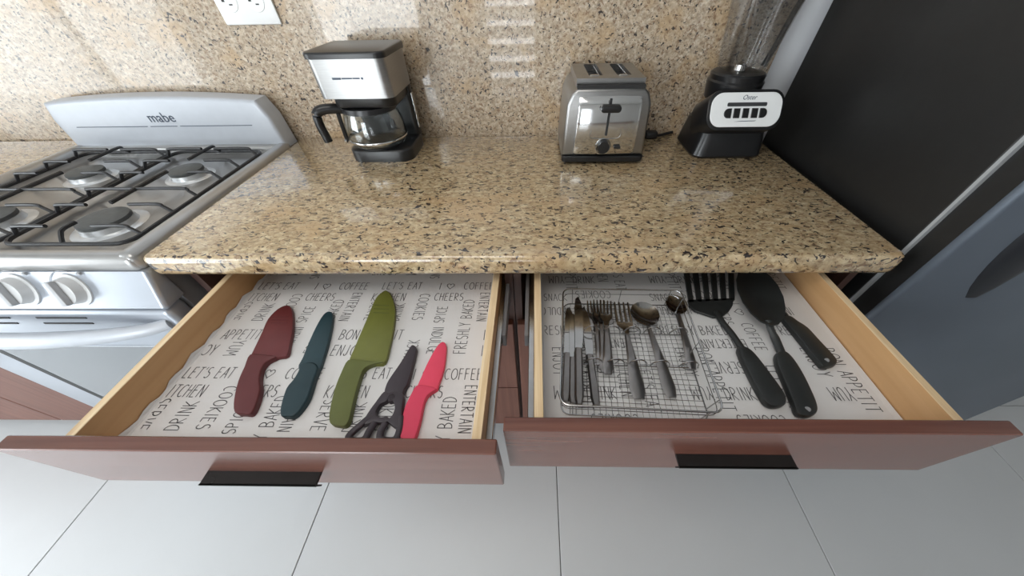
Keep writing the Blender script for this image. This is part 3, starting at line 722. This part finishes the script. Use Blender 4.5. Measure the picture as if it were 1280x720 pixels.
build('storage_drawer', BX(SX0+.004,SX1-.012,.432,.475,.06,.192, bev=.008, seg=2), 'range_silver', st, smooth=True)

# ------------------------------------------------------------------ cabinet on the far side of the stove
cl = thing('base_cabinet','reddish brown base cabinet on the far side of the stove','cabinet',(-1.94,.78,0))
build('body', BX(-2.43,-1.437,.502,1.08,.10,.853), 'carcass', cl); build('toe_kick', BX(-2.43,-1.437,.555,.573,0,.10), 'carcass', cl)
for a,b in ((-1.835,-1.440),(-2.235,-1.841),(-2.43,-2.241)):
    d = build('door', BX(a,b,.484,.502,.102,.682, bev=.002, seg=1), 'mahogany_v', cl)
    build('handle', BX((a+b)/2-.06,(a+b)/2+.06,.456,.484,.63,.634), 'black_plastic', d)
    d = build('drawer_front', BX(a,b,.484,.502,.690,.840, bev=.002, seg=1), 'mahogany', cl)
    build('handle', BX((a+b)/2-.06,(a+b)/2+.06,.456,.484,.79,.794), 'black_plastic', d)

# ------------------------------------------------------------------ fridge
fr = thing('fridge','tall dark grey fridge with black sides beside the counter','fridge',(1.05,.76,0))
FX = .703
build('body', BX(FX,1.40,.500,1.055,.03,1.72, bev=.004, seg=2), 'fridge_side', fr)
build('front_edge', BX(FX-.001,1.401,.4955,.501,.03,1.72), 'fridge_edge', fr)
build('gasket', BX(FX+.006,1.394,.484,.4965,.06,1.70), 'black_matte', fr)
bm = NB(); prism(bm, rrect(FX,1.40,.442,.485,.010,4),'z',.06,1.16)
fd = build('fridge_door', bm, 'fridge_door', fr, smooth=True)
bm = NB(); prism(bm, rrect(FX,1.40,.442,.485,.010,4),'z',1.17,1.72)
fd2 = build('freezer_door', bm, 'fridge_door', fr, smooth=True)
build('door_edge', BX(FX-.0008,FX+.004,.4535,.485,.06,1.16), 'fridge_side', fd); build('door_edge', BX(FX-.0008,FX+.004,.4535,.485,1.17,1.72), 'fridge_side', fd2)
hz = NB(); rings = []
for i in range(13):
    t = i/12; z = .815+.32*t; w_ = .004+.042*math.sin(PI*min(1,.02+t*.96))**.6; x_ = .846-.02*math.sin(PI*t)
    rings.append([(x_+w_*math.cos(2*PI*k/12), .4425-.012*max(0,math.sin(2*PI*k/12))*math.sin(PI*min(1,.05+t*.9)), z+.0*k) for k in range(12)])
build('handle', loft(hz, rings), 'fridge_handle', fd, smooth=True)
for x in (.76,1.34):
    for y in (.55,1.0): build('foot', cyl(NB(),(x,y,0),(x,y,.031),.02,.02,12), 'black_matte', fr)

# ------------------------------------------------------------------ coffee maker and its carafe
cm = thing('coffee_maker','small drip coffee maker of brushed steel and black plastic on the counter','coffee maker',(-.42,.965,CT))
build('base', prism(NB(), rrect(-.508,-.336,.888,1.045,.035,6),'z',CT,CT+.030,bev=.006,seg=3,which='hi'), 'black_plastic', cm, smooth=True)
build('hotplate', lathe(NB(), (-.434,.950), [(.062,CT+.029),(.062,CT+.0325),(.001,CT+.0325)]), 'black_matte', cm, smooth=True)
build('column', prism(NB(), rrect(-.500,-.340,1.012,1.048,.012,4),'z',CT+.02,1.05), 'black_plastic', cm, smooth=True)
build('water_gauge', BX(-.3405,-.3375,1.020,1.036,CT+.045,1.03, bev=.001), 'chrome', cm)
build('brew_basket', prism(NB(), rrect(-.500,-.345,.893,1.045,.03,5),'z',1.0265,1.053,bev=.005,seg=2,which='lo'), 'black_plastic', cm, smooth=True)
hd = build('housing', prism(NB(), rrect(-.514,-.337,.880,1.048,.020,6),'z',1.050,1.126), 'steel', cm, smooth=True)
for a,b,h in ((-.466,-.446,.0024),(-.444,-.420,.0018),(-.4185,-.402,.0018),(-.399,-.394,.0026)):   # the maker's tiny printed mark, too small to read
    build('printed_mark', BX(a,b,.8793,.8803,1.090-h,1.090+h*.7), 'logo', hd)
build('lid', prism(NB(), rrect(-.518,-.333,.876,1.052,.022,6),'z',1.125,1.137,bev=.004,seg=3,which='hi'), 'black_plastic', cm, smooth=True)
cf = thing('coffee_carafe','empty clear glass carafe with a black handle standing in the coffee maker','carafe',(-.434,.950,CT+.0328))
cx,cy,z0 = -.434,.950,CT+.0328
build('glass', lathe(NB(), (cx,cy), [(.056,z0),(.072,z0+.004),(.078,z0+.018),(.077,z0+.050),(.071,z0+.072),(.066,z0+.083),(.0645,z0+.083),(.0695,z0+.071),(.0755,z0+.050),(.0765,z0+.018),(.070,z0+.0055),(.054,z0+.002)], 40), 'glass', cf, smooth=True)
build('collar', lathe(NB(), (cx,cy), [(.0660,z0+.078),(.0690,z0+.080),(.0680,z0+.091),(.0600,z0+.092)], 36), 'black_plastic', cf, smooth=True)
build('steel_band', lathe(NB(), (cx,cy), [(.0772,z0+.012),(.0788,z0+.014),(.0790,z0+.018),(.0783,z0+.019),(.0778,z0+.015)], 36, close=True), 'chrome', cf, smooth=True)
dirv = Vector((-.93,-.36,0)).normalized()
hp_ = [Vector((cx,cy,0))+dirv*d+Vector((0,0,z0+z)) for d,z in ((.062,.085),(.085,.088),(.112,.088),(.128,.080),(.132,.056),(.130,.030),(.129,.016))]
build('handle', tube(NB(), smooth_path(hp_,4), .0105, 12, sz=1.1), 'black_plastic', cf, smooth=True)
hp2 = [Vector((cx,cy,0))+dirv*d+Vector((0,0,z0+z)) for d,z in ((.078,.088),(.081,.055),(.0825,.025),(.0825,.012))]
build('handle_brace', tube(NB(), hp2, .0055, 8), 'black_plastic', cf, smooth=True)
build('screw', lathe(NB(), (cx+dirv.x*.086,cy+dirv.y*.086), [(.004,z0+.008),(.005,z0+.013),(.003,z0+.017)], 12), 'chrome', cf)

# ------------------------------------------------------------------ toaster
to = thing('toaster','two slice stainless steel toaster with a black front lever on the counter','toaster',(.178,.96,CT))
TY0,TY1 = .868,1.060
build('base', prism(NB(), rrect(.072,.286,TY0-.008,TY1-.01,.012,4),'z',CT+.006,CT+.020,bev=.002,seg=1,which='caps'), 'black_plastic', to, smooth=True)
for x in (.085,.27):
    for y in (.885,1.04): build('foot', cyl(NB(),(x,y,CT),(x,y,CT+.007),.009,.009,12), 'black_matte', to)
shell = [(.071,CT+.0195),(.078,1.035),(.087,1.056),(.100,1.066),(.255,1.066),(.268,1.056),(.277,1.035),(.285,CT+.0195)]
build('shell', prism(NB(), shell,'y',TY0,TY1,bev=.007,seg=3,which='caps'), 'steel', to, smooth=True)
# top deck from strips so that the two slots are open
tp = NB(); zA,zB_ = 1.064,1.082
sl = ((.128,.162),(.196,.230))
for a,b in ((.098,.128),(.162,.196),(.230,.257)): box(tp,a,b,TY0+.020,TY1-.004,zA,zB_)
for a,b in sl:
    box(tp,a,b,TY0+.020,TY0+.050,zA,zB_); box(tp,a,b,TY1-.020,TY1-.004,zA,zB_)
build('top_deck', tp, 'steel', to)
for a,b in sl:
    build('slot', BX(a,b,TY0+.05,TY1-.02,1.0655,1.067), 'black_matte', to)
    for x in (a+.004,b-.004): build('bread_guide', tube(NB(), [Vector((x,TY0+.052,1.076)),Vector((x,TY1-.022,1.076))], .0012, 6), 'chrome', to)
    build('slot_rim', BX(a+.002,b-.002,TY1-.024,TY1-.020,1.070,1.0835), 'chrome', to)
    build('slot_rim', BX(a+.004,b-.010,TY0+.044,TY0+.050,1.078,1.084, bev=.001), 'chrome', to)
build('front_shadow_gap', BX(.099,.256,TY0+.004,TY0+.021,1.058,1.072), 'black_matte', to)  # black strip in the gap, its shade put into the colour
# bulging polished front plate
rings = []
for i in range(12):
    t = i/11; z = CT+.024+(1.060-CT-.024)*t
    y = TY0-.003-.010*math.sin(PI*min(1,t*1.02))**.5 + (.012*max(0,(t-.80)/.20)**2)
    x0 = .098+.006*t; x1 = .259-.005*t
    rings.append([(x0,TY0+.004,z),(x0+.003,y+.002,z),(x0+.010,y,z),((x0+x1)/2,y-.001,z),(x1-.010,y,z),(x1-.003,y+.002,z),(x1,TY0+.004,z)])
fp = build('front_plate', loft(NB(), rings), 'chrome', to, smooth=True)
yf = TY0-.0135
build('lever_slot', BX(.1745,.1805,yf-.001,yf+.004,.972,1.050, bev=.0008, seg=1), 'black_matte', fp)
bm = NB(); prism(bm, [(p[0],p[1]) for p in rrect(.154,.201,1.026,1.041,.007,4)],'y',yf-.020,yf-.004,bev=.002,seg=2,which='caps'); box(bm,.1745,.1805,yf-.006,yf+.002,1.030,1.038)
build('lever', bm, 'black_plastic', fp, smooth=True)
build('dial', cyl(NB(), (.1745,yf+.006,.9475),(.1745,yf-.012,.9475),.0155,.0140,24), 'black_plastic', fp, smooth=True)
build('dial_ring', tube(NB(), [Vector((.1745+.018*math.cos(2*PI*k/28),yf+.0012,.9475+.018*math.sin(2*PI*k/28))) for k in range(28)], .0014, 6, True), 'steel', fp, smooth=True)
build('cancel_button', prism(NB(), rrect(.202,.219,.942,.948,.0028,4),'y',yf-.003,yf+.006), 'black_plastic', fp)
build('trim_loop', tube(NB(), smooth_path([Vector((x,yf+.0008,z)) for x,z in ((.140,.985),(.138,.972),(.146,.966),(.178,.965),(.206,.966),(.214,.974),(.212,.986))],4), .0009, 6), 'steel', fp, smooth=True)
cd = smooth_path([(.24,1.055,.925),(.29,1.066,.912),(.33,1.062,.906),(.355,1.05,.9045),(.385,1.058,.9045),(.41,1.072,.9045),(.43,1.083,.9045)],5)
build('power_cord', tube(NB(), cd, .0042, 8), 'black_matte', to, smooth=True)
build('plug', BX(.335,.372,1.035,1.062,CT+.0002,CT+.020, bev=.006, seg=3), 'black_matte', to, smooth=True)

# ------------------------------------------------------------------ blender
bl = thing('blender','black and silver blender with a tall glass jar beside the fridge','blender',(.525,.965,CT))
def brr(w,y0,y1,z,r): return [(.522+x,y,z) for x,y in rrect(-w,w,y0,y1,r,5)]
build('base', loft(NB(), [brr(.090,.893,1.050,CT,.03),brr(.094,.889,1.052,CT+.006,.03),brr(.087,.895,1.050,CT+.045,.03),brr(.083,.903,1.045,CT+.070,.03)]), 'black_plastic', bl, smooth=True)
# wide rounded control housing, tilted back
tilt = Matrix.Rotation(-.60,4,'X')
HM = Matrix.Translation((.520,.905,1.008)) @ Matrix.Rotation(PI/2-.52,4,'X')
HM = HM @ Matrix.Scale(.90,4)
def hx(bm): bmesh.ops.transform(bm, matrix=HM, verts=bm.verts); return bm
hs = build('control_housing', hx(prism(NB(), rrect(-.104,.104,-.050,.050,.036,7),'z',-.085,.010,bev=.006,seg=2,which='hi')), 'black_plastic', bl, smooth=True)
pnl = build('control_panel', hx(prism(NB(), rrect(-.095,.095,-.041,.041,.030,7),'z',.009,.0125,bev=.001,seg=1,which='hi')), 'plastic_white', bl, smooth=True)
build('button_label', hx(prism(NB(), rrect(-.053,.053,.008,.017,.003,3),'z',.0115,.0135)), 'display', pnl)
for k in range(5):
    a = -.059+k*.0240; b = a+.0195
    if k == 0: pts = [(b,-.020),(b,.003)]+arc(a+.011,-.0085,.011,.0115,90,270,8)
    elif k == 4: pts = [(a,.003),(a,-.020)]+arc(b-.011,-.0085,.011,.0115,-90,90,8)
    else: pts = [(a+.002,.003),(a+.002,-.020),(b-.001,-.020),(b-.001,.003)]
    build('button', hx(prism(NB(), pts,'z',.0115,.0155,bev=.001,seg=1,which='hi')), 'black_plastic', pnl)
build('lettering', hx(text_mesh('Oster', .0155, Matrix.Translation((.003,.0285,.0127)), .0003, shear=.35)), 'logo', pnl)
build('trim_line', hx(prism(NB(), [(-.028,-.0285),(.028,-.0275),(.032,-.0262),(-.010,-.0268)],'z',.0115,.0133)), 'logo', pnl)
build('jar_collar', lathe(NB(), (.512,.985), [(.062,1.020),(.066,1.045),(.067,1.056),(.063,1.060),(.064,1.070),(.060,1.074),(.046,1.075)], 36), 'black_plastic', bl, smooth=True)
def jr(h,z,r): return [(.512+x,.985+y,z) for x,y in rrect(-h,h,-h,h,r,5)]
outer = [jr(.046,1.072,.026),jr(.050,1.10,.026),jr(.060,1.20,.024),jr(.072,1.32,.022)]; inner = [jr(.0695,1.32,.020),jr(.0575,1.20,.022),jr(.0475,1.10,.024),jr(.043,1.078,.024)]
jar = build('jar', loft(NB(), outer+inner), 'jar_glass', bl, smooth=True)
jh = smooth_path([(.560,.975,1.085),(.569,.975,1.12),(.578,.975,1.18),(.592,.975,1.24),(.590,.975,1.29),(.578,.975,1.305)],4)
build('jar_handle', tube(NB(), jh, .0065, 8), 'black_plastic', jar, smooth=True)
build('jar_lid', prism(NB(), rrect(.436,.588,.909,1.061,.026,5),'z',1.318,1.345,bev=.004,seg=2,which='hi'), 'black_plastic', bl, smooth=True)
build('blade', lathe(NB(), (.512,.985), [(.014,1.076),(.012,1.087),(.004,1.093)], 12), 'chrome', bl, smooth=True)

# ------------------------------------------------------------------ wall outlet
ot = thing('wall_outlet','white double wall outlet on the granite backsplash above the stove','outlet',(-.72,WY,1.165))
pl = build('cover_plate', BX(-.792,-.648,WY-.007,WY+.001,1.166,1.262, bev=.003, seg=2), 'plastic_white', ot, smooth=True)
for cx_ in (-.757,-.690):
    rc = build('socket', cyl(NB(), (cx_,WY-.0065,1.212),(cx_,WY-.0082,1.212),.023,.0225,28), 'plastic_white', pl, smooth=True)
    for dx,dz,w_,h_ in ((-.011,0,.0035,.0035),(.004,.0085,.0042,.0012),(.004,-.0085,.0042,.0012)):
        build('socket_hole', BX(cx_+dx-w_,cx_+dx+w_,WY-.0086,WY-.008,1.212+dz-h_,1.212+dz+h_), 'black_matte', rc)
